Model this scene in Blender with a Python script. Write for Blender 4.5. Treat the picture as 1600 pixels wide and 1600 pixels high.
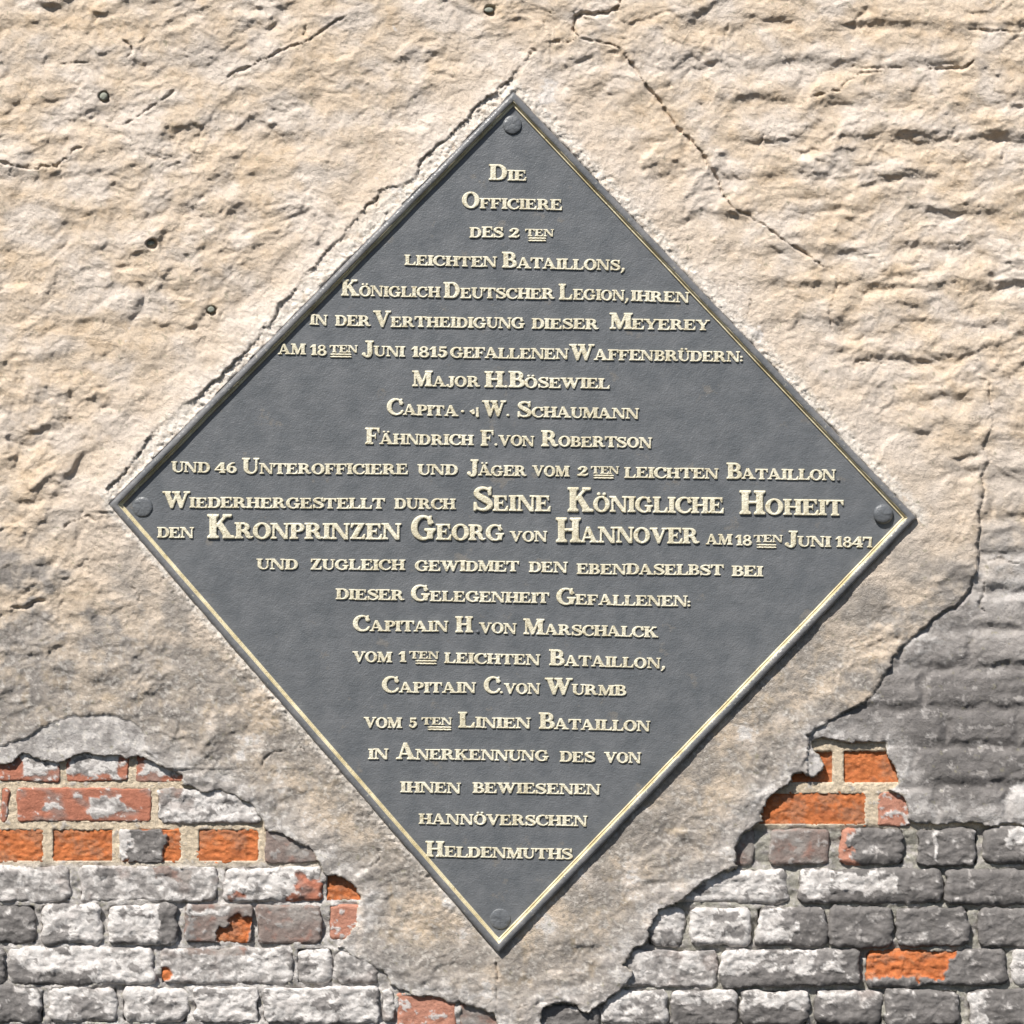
import bpy, math
import numpy as np
from mathutils import Vector

# ------------------------------------------------------------------ scene, camera, light
S = 0.001            # one unit of the layout grid (about a millimetre)
D = 3200.0           # camera distance in grid units
ZC = 1.60            # height of the picture centre above the ground
scn = bpy.context.scene
for o in list(bpy.data.objects): bpy.data.objects.remove(o)
cam_d = bpy.data.cameras.new('camera'); cam = bpy.data.objects.new('camera', cam_d)
scn.collection.objects.link(cam); scn.camera = cam
cam.location = (0, -D*S, ZC); cam.rotation_euler = (math.radians(90), 0, 0)
cam_d.sensor_width = 36; cam_d.lens = 36*D/1600.0; cam_d.clip_start = 0.05; cam_d.clip_end = 2000
TRAVEL = Vector((0.35, 0.54, -0.79)).normalized()     # direction in which the sunlight travels
sun_d = bpy.data.lights.new('sun', 'SUN'); sun_d.energy = 5.0; sun_d.angle = math.radians(0.5)
sun_d.color = (1.0, 0.955, 0.885)
sun = bpy.data.objects.new('sun', sun_d); scn.collection.objects.link(sun)
sun.rotation_euler = (-TRAVEL).to_track_quat('Z', 'Y').to_euler(); sun.location = (-1, -3, 4)
w = bpy.data.worlds.new('World'); scn.world = w; w.use_nodes = True
nt = w.node_tree; nt.nodes.clear()
sky = nt.nodes.new('ShaderNodeTexSky'); sky.sky_type = 'NISHITA'; sky.sun_disc = False
sky.sun_elevation = math.asin(-TRAVEL.z); sky.sun_rotation = math.atan2(-TRAVEL.x, -TRAVEL.y)
bg = nt.nodes.new('ShaderNodeBackground'); bg.inputs['Strength'].default_value = 0.06
wo = nt.nodes.new('ShaderNodeOutputWorld')
nt.links.new(sky.outputs[0], bg.inputs['Color']); nt.links.new(bg.outputs[0], wo.inputs['Surface'])
scn.view_settings.view_transform = 'Standard'; scn.view_settings.look = 'None'
scn.view_settings.exposure = 0.50; scn.view_settings.gamma = 1.0

# ------------------------------------------------------------------ noise helpers (numpy)
def _hash(ix, iy, seed):
    h = (ix.astype(np.uint32)*np.uint32(374761393) + iy.astype(np.uint32)*np.uint32(668265263) + np.uint32((seed*2246822519) & 0xffffffff))
    h = (h ^ (h >> np.uint32(13)))*np.uint32(1274126177)
    h = h ^ (h >> np.uint32(16))
    return h
def perlin(x, y, seed=0):
    x = np.asarray(x, dtype=np.float64); y = np.asarray(y, dtype=np.float64)
    ix = np.floor(x).astype(np.int64); iy = np.floor(y).astype(np.int64)
    fx = x-ix; fy = y-iy
    u = fx*fx*fx*(fx*(fx*6-15)+10); v = fy*fy*fy*(fy*(fy*6-15)+10)
    def g(dx, dy):
        a = _hash(ix+dx, iy+dy, seed).astype(np.float64)*(2*math.pi/4294967296.0)
        return np.cos(a)*(fx-dx)+np.sin(a)*(fy-dy)
    a = g(0,0); b = g(1,0); c = g(0,1); d = g(1,1)
    return ((a+(b-a)*u)*(1-v)+(c+(d-c)*u)*v)*1.5
def fbm(x, y, seed=0, n=4, gain=0.5):
    s = 0; a = 1.0; t = 0
    for i in range(n):
        s = s+a*perlin(x*2**i+17.3*i, y*2**i-9.1*i, seed+i*31); t += a; a *= gain
    return s/t
def ridged(x, y, seed=0, n=4, gain=0.5):
    s = 0; a = 1.0; t = 0
    for i in range(n):
        r = 1-np.abs(perlin(x*2**i+7.7*i, y*2**i+3.3*i, seed+i*53))*1.8
        s = s+a*r; t += a; a *= gain
    return s/t
def sm(e0, e1, x):
    t = np.clip((x-e0)/(e1-e0), 0, 1); return t*t*(3-2*t)
def mixc(c, d, t):
    return c*(1-t[..., None])+np.asarray(d)*t[..., None]
def terrace(v, k, sharp=0.18):
    t = v*k; f = np.floor(t); r = t-f
    return (f+sm(1-sharp, 1, r)+0.35*r)/k
def billow(x, y, seed=0, n=3, gain=0.5):      # rounded lumps separated by creases
    s = 0; a = 1.0; t = 0
    for i in range(n):
        s = s+a*np.sqrt(perlin(x*2**i+5.1*i, y*2**i+8.3*i, seed+i*41)**2+.0015)*1.8; t += a; a *= gain
    return s/t
def facets(x, y, seed=0, k=9.0):              # broken, tilted planes of random size
    ix = np.floor(x).astype(np.int64); iy = np.floor(y).astype(np.int64)
    num = 0; den = 1e-9
    for dy in (-1, 0, 1):
        for dx in (-1, 0, 1):
            cx, cy = ix+dx, iy+dy
            a = _hash(cx, cy, seed).astype(np.float64)/4294967296.0; b = _hash(cx, cy, seed+1).astype(np.float64)/4294967296.0
            c = _hash(cx, cy, seed+2).astype(np.float64)/4294967296.0; d = _hash(cx, cy, seed+3).astype(np.float64)/4294967296.0
            px = x-(cx+a); py = y-(cy+b); w_ = np.exp(-k*(px*px+py*py))
            num = num+w_*((c-.5)*2*px+(d-.5)*2*py+(a*7.3 % 1-.5)*.5); den = den+w_
    return num/den
def seg_dist(x, y, pts, closed=False):
    """unsigned distance and index of nearest edge"""
    best = np.full(x.shape, 1e9); idx = np.zeros(x.shape, int); n = len(pts)
    tpar = np.zeros(x.shape)
    for i in range(n if closed else n-1):
        ax, ay = pts[i]; bx, by = pts[(i+1) % n]
        ex, ey = bx-ax, by-ay; L = ex*ex+ey*ey+1e-9
        t = np.clip(((x-ax)*ex+(y-ay)*ey)/L, 0, 1)
        dd = (x-ax-t*ex)**2+(y-ay-t*ey)**2
        m = dd < best; best = np.where(m, dd, best); idx = np.where(m, i, idx); tpar = np.where(m, i+t, tpar)
    return np.sqrt(best), idx, tpar
def inside(x, y, pts):
    c = np.zeros(x.shape, bool); n = len(pts)
    for i in range(n):
        ax, ay = pts[i]; bx, by = pts[(i+1) % n]
        if ay == by: continue
        m = ((ay > y) != (by > y)) & (x < (bx-ax)*(y-ay)/(by-ay)+ax)
        c ^= m
    return c
def sdf_poly(x, y, pts):      # negative inside
    d, i, _ = seg_dist(x, y, pts, True)
    return np.where(inside(x, y, pts), -d, d), i

# ------------------------------------------------------------------ object helpers
def world(px, py, h):
    """layout position (seen along the camera axis) -> metres, h = height in front of the wall plane"""
    k = 1-np.asarray(h)/D
    return np.stack([(np.asarray(px)-800)*k*S, -np.asarray(h)*S*np.ones_like(np.asarray(px, float)), ZC+(800-np.asarray(py))*k*S], -1)
def make_mesh(name, verts, faces, mat, parent=None, cols=None, smooth=True, mats=None):
    me = bpy.data.meshes.new(name)
    verts = np.asarray(verts, np.float32)
    if isinstance(faces, np.ndarray):
        k = faces.shape[1]; nf = faces.shape[0]
        me.vertices.add(len(verts)); me.vertices.foreach_set('co', verts.ravel())
        me.loops.add(nf*k); me.loops.foreach_set('vertex_index', faces.astype(np.int32).ravel())
        me.polygons.add(nf); me.polygons.foreach_set('loop_start', np.arange(0, nf*k, k, dtype=np.int32))
        me.polygons.foreach_set('loop_total', np.full(nf, k, np.int32))
        me.update(calc_edges=True)
    else:
        me.from_pydata([tuple(v) for v in verts.tolist()], [], faces); me.update()
    if smooth: me.polygons.foreach_set('use_smooth', np.ones(len(me.polygons), bool))
    if cols is not None:
        a = me.attributes.new('Col', 'FLOAT_COLOR', 'POINT')
        c = np.ones((len(verts), 4), np.float32); c[:, :3] = np.clip(cols, 0.01, 0.92)
        a.data.foreach_set('color', c.ravel())
    me.materials.append(mat)
    ob = bpy.data.objects.new(name, me); scn.collection.objects.link(ob)
    if parent: ob.parent = parent
    return ob
def empty(name, label, cat):
    o = bpy.data.objects.new(name, None); scn.collection.objects.link(o)
    o['label'] = label; o['category'] = cat; o.empty_display_size = .05
    return o

# ------------------------------------------------------------------ materials
def new_mat(name):
    m = bpy.data.materials.new(name); m.use_nodes = True
    n = m.node_tree.nodes; return m, n, m.node_tree.links, n['Principled BSDF']
def noise(n, l, co, scale, detail=4, rough=.6):
    t = n.new('ShaderNodeTexNoise'); t.inputs['Scale'].default_value = scale
    t.inputs['Detail'].default_value = detail; t.inputs['Roughness'].default_value = rough
    l.new(co, t.inputs['Vector']); return t
def attr_mat(name, rough, bump1, bump2, var=0.25, spec=.3, s1=260, s2=900):
    m, n, l, p = new_mat(name)
    tc = n.new('ShaderNodeTexCoord'); co = tc.outputs['Object']
    at = n.new('ShaderNodeAttribute'); at.attribute_name = 'Col'
    a = noise(n, l, co, s1, 5, .65); b = noise(n, l, co, s2, 3, .6)
    mr = n.new('ShaderNodeMapRange'); mr.inputs['From Min'].default_value = .3; mr.inputs['From Max'].default_value = .7
    mr.inputs['To Min'].default_value = 1-var; mr.inputs['To Max'].default_value = 1+var*.6
    l.new(a.outputs['Fac'], mr.inputs['Value'])
    mx = n.new('ShaderNodeMix'); mx.data_type = 'RGBA'; mx.blend_type = 'MULTIPLY'; mx.inputs['Factor'].default_value = 1
    l.new(at.outputs['Color'], mx.inputs['A'])
    m2 = n.new('ShaderNodeMapRange'); m2.inputs['From Min'].default_value = .3; m2.inputs['From Max'].default_value = .7
    m2.inputs['To Min'].default_value = .84; m2.inputs['To Max'].default_value = 1.12; l.new(b.outputs['Fac'], m2.inputs['Value'])
    mm_ = n.new('ShaderNodeMath'); mm_.operation = 'MULTIPLY'; l.new(mr.outputs[0], mm_.inputs[0]); l.new(m2.outputs[0], mm_.inputs[1]); mr = mm_
    cb = n.new('ShaderNodeCombineColor')
    for i in range(3): l.new(mr.outputs[0], cb.inputs[i])
    l.new(cb.outputs[0], mx.inputs['B']); l.new(mx.outputs['Result'], p.inputs['Base Color'])
    b1 = n.new('ShaderNodeBump'); b1.inputs['Strength'].default_value = 1; b1.inputs['Distance'].default_value = bump1
    b2 = n.new('ShaderNodeBump'); b2.inputs['Strength'].default_value = 1; b2.inputs['Distance'].default_value = bump2
    l.new(a.outputs['Fac'], b1.inputs['Height']); l.new(b.outputs['Fac'], b2.inputs['Height'])
    l.new(b1.outputs[0], b2.inputs['Normal']); l.new(b2.outputs[0], p.inputs['Normal'])
    p.inputs['Roughness'].default_value = rough; p.inputs['Specular IOR Level'].default_value = spec
    return m
M_PLASTER = attr_mat('plaster', .9, .0020, .0013, .15)
M_MORTAR = attr_mat('mortar', .95, .0025, .0014, .3)
M_BRICK = attr_mat('brick', .8, .0016, .0008, .16)
def paint_mat(name, c1, c2, rough, bump, s, wear=None):
    m, n, l, p = new_mat(name); tc = n.new('ShaderNodeTexCoord'); co = tc.outputs['Object']
    a = noise(n, l, co, 30, 5, .6); r = n.new('ShaderNodeValToRGB')
    r.color_ramp.elements[0].position = .35; r.color_ramp.elements[1].position = .68
    r.color_ramp.elements[0].color = (*c1, 1); r.color_ramp.elements[1].color = (*c2, 1)
    l.new(a.outputs['Fac'], r.inputs['Fac']); out = r.outputs['Color']
    if wear:
        b = noise(n, l, co, wear[1], 4, .65); q = n.new('ShaderNodeValToRGB')
        q.color_ramp.elements[0].position = wear[2]; q.color_ramp.elements[1].position = wear[2]+.05
        q.color_ramp.elements[0].color = (0, 0, 0, 1); q.color_ramp.elements[1].color = (1, 1, 1, 1)
        l.new(b.outputs['Fac'], q.inputs['Fac'])
        mx = n.new('ShaderNodeMix'); mx.data_type = 'RGBA'; l.new(q.outputs['Color'], mx.inputs['Factor'])
        l.new(out, mx.inputs['A']); mx.inputs['B'].default_value = (*wear[0], 1); out = mx.outputs['Result']
    l.new(out, p.inputs['Base Color'])
    c = noise(n, l, co, s, 3, .5); bm = n.new('ShaderNodeBump'); bm.inputs['Distance'].default_value = bump
    l.new(c.outputs['Fac'], bm.inputs['Height'])
    c2_ = noise(n, l, co, s*.3, 3, .5); b2 = n.new('ShaderNodeBump'); b2.inputs['Distance'].default_value = bump*1.0
    l.new(c2_.outputs['Fac'], b2.inputs['Height']); l.new(bm.outputs[0], b2.inputs['Normal'])
    l.new(b2.outputs[0], p.inputs['Normal'])
    p.inputs['Roughness'].default_value = rough
    return m
M_PLATE = paint_mat('grey_paint', (.104, .112, .122), (.144, .150, .160), .38, .0007, 420, ((.16, .155, .15), 22, .63))
M_FRAME = paint_mat('grey_frame_paint', (.125, .130, .138), (.19, .187, .190), .30, .0008, 260, ((.32, .31, .27), 140, .62))
M_GOLD = paint_mat('gold_paint', (.57, .52, .38), (.76, .72, .58), .5, .0009, 500, ((.33, .27, .15), 330, .58))
M_TRIM = paint_mat('gold_trim_paint', (.52, .44, .26), (.80, .73, .54), .36, .0008, 400, ((.34, .26, .13), 240, .60))
M_PLUG = paint_mat('plug_grey', (.17, .18, .15), (.26, .27, .22), .8, .001, 300)

# ------------------------------------------------------------------ layout: plaque outline, bare-brick areas, cracks
PLQ = [(802, 143), (1432, 809), (779, 1490), (170, 788)]
BARE_L = [(-470,1196),(-200,1190),(0,1194),(18,1188),(35,1181),(60,1186),(88,1193),(100,1193),(118,1184),(140,1179),(190,1183),(235,1187),(250,1199),(280,1212),
 (286,1226),(300,1230),(312,1240),(345,1237),(375,1250),(395,1262),(408,1275),(412,1290),(420,1302),(435,1300),(455,1311),(475,1322),(490,1331),(499,1350),
 (504,1367),(530,1368),(550,1381),(563,1399),(560,1420),(557,1440),(548,1456),(535,1468),(527,1480),(545,1488),(560,1500),(578,1506),(600,1522),(610,1540),
 (622,1551),(645,1553),(668,1560),(690,1561),(700,1570),(718,1568),(742,1579),(773,1583),(776,1620),(770,1700),(700,1760),(690,2060),(-470,2060)]
BARE_R = [(842,1610),(850,1578),(870,1568),(895,1572),(920,1582),(938,1572),(955,1557),(985,1540),(986,1518),(970,1508),(981,1494),(1000,1481),(1015,1462),(1022,1440),
 (1031,1423),(1062,1412),(1078,1400),(1097,1381),(1125,1369),(1153,1357),(1150,1326),(1162,1304),(1190,1286),(1193,1266),(1206,1247),(1222,1234),(1244,1211),
 (1254,1208),(1268,1216),(1285,1206),(1292,1194),(1286,1184),(1276,1172),(1270,1160),(1287,1153),(1310,1160),(1345,1163),(1382,1160),(1386,1184),(1401,1203),
 (1404,1224),(1385,1233),(1408,1242),(1418,1262),(1416,1281),(1450,1290),(1500,1286),(1560,1291),(1640,1288),(1800,1292),(2070,1290),(2070,2060),(860,2060),(835,1720)]
THIN_EDGE = [(-470,1185),(0,1166),(30,1155),(50,1150),(62,1136),(78,1128),(110,1119),(140,1119),(165,1115),(200,1124),(222,1138),(230,1158),(226,1172),(238,1184),(250,1199)]
PATCH_R = [(1545,600),(1552,643),(1551,665),(1538,698),(1545,722),(1534,745),(1535,773),(1530,800),(1530,825),(1529,866),(1526,890),(1517,921),(1493,949),(1456,969),(1440,985),
 (1428,1000),(1405,1016),(1394,1028),(1388,1045),(1380,1059),(1368,1078),(1352,1096),(1325,1110),(1300,1125),(1275,1140),(1262,1150)]
CR = []   # cracks: points, width, depth
def crack(pts, wd=1.6, dp=5): CR.append((pts, wd, dp))
crack([(975,80),(985,100),(1008,130),(1028,155),(1055,197),(1075,215),(1095,240),(1108,260),(1125,285),(1130,310),(1145,327)],2.3,8)
crack([(1145,327),(1170,338),(1200,355),(1240,385),(1285,415),(1305,420)],1.7,6)
crack([(850,66),(880,64),(905,60),(950,70),(975,80)],1.3,5)
crack([(905,58),(897,45),(900,25),(925,22),(965,15),(972,-8)],2.4,9)
crack([(850,50),(852,30),(870,12)],1.1,4)
crack([(545,22),(505,48),(470,68),(435,82),(400,100),(372,112),(345,126)],1.9,6)
crack([(280,132),(262,150),(245,162),(222,178),(205,190),(183,196)],1.6,5)
crack([(132,224),(110,240),(88,258),(60,263),(25,260),(0,255),(-60,250)],2.0,6)
crack([(192,58),(204,72),(206,84),(194,92)],1.6,6)
crack([(92,102),(112,98),(142,96)],1.2,4); crack([(480,35),(478,52),(470,60)],1.6,5)
crack([(1262,150),(1290,146),(1312,142),(1322,128),(1345,114),(1370,113)],1.5,5)
crack([(18,950),(40,950),(60,942),(76,938)],2.6,9); crack([(95,828),(112,815),(140,808),(155,818)],1.5,5)
crack([(210,900),(208,918),(218,930),(214,945)],1.5,4)
crack([(1400,1200),(1380,1190),(1384,1165)],1.2,4)
crack([(1340,580),(1338,568),(1350,560),(1395,572)],1.2,4); crack([(1200,1166),(1222,1160)],1.0,3)
crack([(1540,875),(1565,872),(1590,880),(1610,872)],1.3,5); crack([(1538,900),(1537,925),(1530,950),(1545,960)],1.6,6)
crack([(560,1360),(580,1352),(592,1340),(590,1330),(612,1322)],1.5,5)
crack([(775,1490),(778,1520),(775,1550),(779,1600),(776,1700)],1.7,6)
crack([(455,1172),(430,1172),(412,1185),(405,1205)],1.3,4); crack([(480,1178),(470,1165),(455,1172)],1.2,4)
crack([(195,1320),(170,1300)],1,2); crack([(1128,105),(1135,60),(1140,20)],1.4,3)
crack([(780,1590),(830,1568),(870,1562),(910,1572)],1.2,4)
crack([(985,1540),(1010,1520),(1008,1500),(1000,1484)],1.3,4)
crack([(1135,430),(1175,470),(1165,500)],1.0,3); crack([(1310,425),(1308,450),(1296,480),(1302,530)],1.5,4)
crack([(1320,100),(1350,108),(1378,104),(1420,108)],1.2,4)
crack([(1363,112),(1385,108)],2.0,6); crack([(1450,106),(1480,108),(1510,104),(1526,92)],2.4,7); crack([(1510,46),(1545,50),(1575,48),(1610,52)],2.0,5)
crack([(1568,230),(1566,250),(1562,262)],1.8,5); crack([(1195,206),(1186,230)],1.8,5); crack([(1238,114),(1235,100),(1225,86)],1.1,3)
LIP = [(835,80),(822,95),(808,108),(800,122),(788,135),(762,152),(735,180),(700,212),(668,242),(655,262),(648,280),(620,292),(590,297),(584,318),(560,334),(540,362),
 (505,398),(474,430),(462,452),(436,474),(430,494),(398,536),(352,580),(316,612),(268,648),(238,676),(224,700),(205,722),(186,746),(168,765)]

# ------------------------------------------------------------------ plaster surface
def side_level(i):                        # how far the plaster rises against each side of the plaque
    return np.choose(i, [8.0, -1.5, 8.5, 9.0])   # upper right, lower right, lower left, upper left
def plaster(x, y):
    wx = 9*fbm(x/70, y/70, 3, 3); wy = 9*fbm(x/70, y/70, 8, 3)
    dq, qi = sdf_poly(x, y, PLQ)
    near = 1-sm(25, 150, dq)
    jag = 7.5*fbm(x/30, y/30, 91, 5, .66)
    jag2 = 7.5*fbm(x/30, y/30, 97, 5, .66)
    # coursing of the masonry telegraphing through the coat
    yy = y+10*fbm(x/170, y/150, 21, 3)+7*perlin(x/60, y/60, 24)
    ph = (yy-48)/58.0; fr = ph-np.floor(ph)
    saw = np.where(fr < .68, sm(-.1, .68, fr), 1-sm(.68, 1.0, fr))
    cm = (sm(-.30, .30, fbm(x/95, y/42, 40, 4))*1.2+.05)*(1-near*.9)
    cw = (.10+.68*sm(1020, 1240, x))*(1-sm(620, 950, y))+.28*(1-sm(380, 640, x))*(1-sm(300, 460, y))
    h = 5.5*fbm(x/280, y/230, 1, 2)
    h += 8.0*(saw-.5)*cm*cw
    rough = .7+.45*sm(-.3, .4, fbm(x/190, y/150, 77, 2)); rough = rough*(1-.25*near)
    ux = 26*fbm(x/85, y/85, 31, 4); uy = 26*fbm(x/85, y/85, 35, 4)
    X1 = x+ux; Y1 = y+uy; R1 = X1*.92-Y1*.38; R2 = X1*.38+Y1*.92       # grain runs up to the right
    a = billow(R1/95, R2/50, 50, 3, .5)
    h += 4.6*(a-.35)*rough
    h += 6.4*facets(R1/60, R2/47, 52, 8)*rough
    h += 3.1*facets((X1+6*fbm(x/20, y/20, 55, 2))/26, (Y1+6*fbm(x/20, y/20, 56, 2))/21, 57, 8)*rough
    h += 1.9*(billow((X1*.95-Y1*.3)/27, (X1*.3+Y1*.95)/16, 61, 3, .55)-.35)*rough
    fl = fbm((x+wx*1.4)/62, (y+wy*1.4)/44, 70, 4, .5)
    h += 4.6*(terrace(fl, 4, .12)-.85*fl)*rough
    h += 1.15*fbm(x/8, y/7, 80, 3, .6)
    h -= 1.6*sm(.45, .75, fbm(x/10, y/9, 83, 3))
    # trowel marks on the repair round the plaque
    t = np.where((qi == 0) | (qi == 2), x+y, x-y)
    h += .9*near*fbm(dq/16+.01*t, t/150, 86, 3)
    # hairline network
    hn = np.abs(perlin((x+wx)/47, (y+wy)/39, 120)+.25*perlin(x/11, y/11, 121))
    hm = sm(.05, .35, fbm(x/120, y/120, 123, 2))
    h -= 1.8*(1-sm(.0, .035, hn))*hm
    # level against the plaque
    lvl = 8.5-4.5*sm(2110, 2228, x+y)
    kk = (1-sm(4, 75, dq))
    h = .9*h*(1-.55*kk)+lvl*kk
    h = np.where(dq < 6, np.minimum(h, 10.5), h)
    # lip crack upper left : outside of it stands proud
    m = (x < 860) & (y < 800) & (dq < 120)
    if m.any():
        xs, ys = x[m]+jag[m]*1.3, y[m]+jag2[m]*1.3
        d, _, tp = seg_dist(xs, ys, LIP)
        lipd = dq[m]-d                                   # >0 : roughly outside the lip line
        ln = sm(.0, .5, .35+fbm(tp/2.3, tp*0, 5, 2))
        loop = LIP+[(179, 776)]+[(802, 138)]
        ins = inside(xs, ys, loop)
        hh = h[m]
        step = np.where(ins, -1.0, 3.6*np.exp(-d/40))*(.35+.65*ln)
        wv = 1.5*(.12+1.1*sm(-.3, .5, perlin(xs/22, ys/22, 46)+.35*perlin(xs/7, ys/7, 47)))
        d2 = np.abs(d-5.5-2.5*perlin(xs/14, ys/14, 48)); hh = hh-2.6*np.exp(-(d2/.9)**2)*sm(.0, .35, perlin(xs/26, ys/26, 49))*ins
        hh = hh+step-5.5*ln*np.exp(-(d/wv)**2)
        h[m] = hh
    # right-hand edge of the repair: the older coat lies lower and shows the bricks
    low = np.zeros_like(x); m = (x > 1180) & (y > 560)
    old = np.zeros(x.shape, bool)
    if m.any():
        xs, ys = x[m]+jag[m], y[m]+jag2[m]
        poly = PATCH_R+[(1262,1310),(2070,1310),(2070,560),(1700,560)]
        d, _, _ = seg_dist(xs, ys, PATCH_R)
        ins = inside(xs, ys, poly)
        fade = sm(580, 860, ys)
        hh = h[m]
        bx = brick_emboss(xs, ys)
        smooth_h = .42*hh-5.5+bx+1.2*fbm(xs/11, ys/11, 200, 3)
        hh = np.where(ins, hh*(1-fade)+smooth_h*fade, hh+2.8*fade*np.exp(-d/26)-3.2*fade*np.exp(-(d/5)))
        hh -= 4.5*np.exp(-(d/1.9)**2)*(.3+.7*sm(-.3, .3, perlin(xs/40, ys/40, 33)))
        h[m] = hh; old[m] = ins & (fade > .15)
    # thin skim above the bare bricks, left
    m = (x < 260) & (y > 1090)
    thin = np.zeros(x.shape, bool)
    if m.any():
        xs, ys = x[m]+jag[m], y[m]+jag2[m]
        poly = THIN_EDGE+[(262,1230),(-470,1230)]
        ins = inside(xs, ys, poly); d, _, _ = seg_dist(xs, ys, THIN_EDGE)
        hh = h[m]; hh = np.where(ins, .55*hh-3.2-.6*np.exp(-d/3), hh*(1-.4*np.exp(-d/30))-1.2*np.exp(-d/5))
        thin[m] = ins; h[m] = hh
    # cracks
    for pts, wd, dp in CR:
        p = np.array(pts); x0, y0 = p.min(0)-14; x1, y1 = p.max(0)+14
        m = (x > x0) & (x < x1) & (y > y0) & (y < y1)
        if not m.any(): continue
        xs, ys = x[m]+jag[m], y[m]+jag2[m]
        d, _, tp = seg_dist(xs, ys, pts)
        n = len(pts)-1
        en = np.minimum(1, np.minimum(tp, n-tp)*1.6+.25)
        ww = wd*(.25+1.15*sm(-.35, .45, perlin(xs/17, ys/17, 44)+.3*perlin(xs/6, ys/6, 45)))*en
        h[m] -= dp*en*np.exp(-(d/np.maximum(ww, .3))**2)-1.1*np.exp(-d/8)
    # plug holes
    for px, py, r in PLUGS:
        d = np.hypot(x-px, (y-py)*1.05); h = h-9*(1-sm(r*.75, r*1.25, d+.5*jag))
    # gap along the plaque
    gw = 1.0+2.0*sm(.0, .5, fbm(x/22, y/22, 140, 2))
    h -= 4.5*(1-sm(gw*.3, gw+1.6, dq))*sm(-.1, .5, fbm(x/70, y/70, 141, 4, .7)+.05)
    col = np.exp(-np.clip(dq-4, 0, 999)/26)*(.35+.65*sm(-60, 60, 2160-x-y))
    cf = fbm((x+8*jag)/24, (y+8*jag2)/24, 142, 4, .55)
    h += col*(1-np.exp(-np.clip(dq, 0, 999)/3))*(5.0*terrace(cf, 3, .15)+4.2*fbm(x/11, y/11, 143, 4, .6))
    h = np.where(dq < 4, np.minimum(h, 11.5), h)
    h = np.where(dq < -1.0, np.minimum(h, 1.0), h)
    return h, dict(dq=dq, qi=qi, near=near, old=old, thin=thin, a=a, fl=fl, jag=jag, jag2=jag2)
COAT_ROWS = [700, 756, 812, 868, 925, 985, 1045, 1108, 1166, 1228, 1288]
def brick_emboss(x, y):
    r = np.zeros_like(x); yy = y+2.5*perlin(x/60, y/40, 210)
    for i in range(len(COAT_ROWS)-1):
        y0, y1 = COAT_ROWS[i], COAT_ROWS[i+1]
        m = (yy >= y0) & (yy < y1)
        L = 112 if i % 2 else 218
        u = (x-1400-(37*i) % 90+3*perlin(x/30, y/30, 211))/L; fx = (u-np.floor(u))*L
        ex = np.minimum(fx, L-fx); ey = np.minimum(yy-y0, (y1-yy)*1.0)
        e = np.minimum(ex*1.2, ey)
        r = np.where(m, (6.5*sm(0, 15, e)-3.2)*sm(-.5, .2, fbm(x/80, y/50, 212, 3)), r)
    return r
PLUGS = [(163, 152, 8), (237, 381, 9), (331, 485, 7), (1364, 711, 0.1), (766, 17, 9)]
PLUGS = [p for p in PLUGS if p[2] > 1]

def bare_distance(x, y):
    j1 = 10.0*fbm(x/30, y/30, 301, 5, .62); j2 = 10.0*fbm(x/30, y/30, 302, 5, .62)
    xa, ya = x+j1, y+j2
    d = np.full(x.shape, 999.0); m = y > 1120
    if m.any():
        a, _ = sdf_poly(xa[m], ya[m], BARE_L); b, _ = sdf_poly(xa[m], ya[m], BARE_R)
        d[m] = np.minimum(a, b)
    # two small isolated chips
    for cx, cy, r in ((258, 1522, 12),):
        pass
    return d       # negative = bare brick

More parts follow.
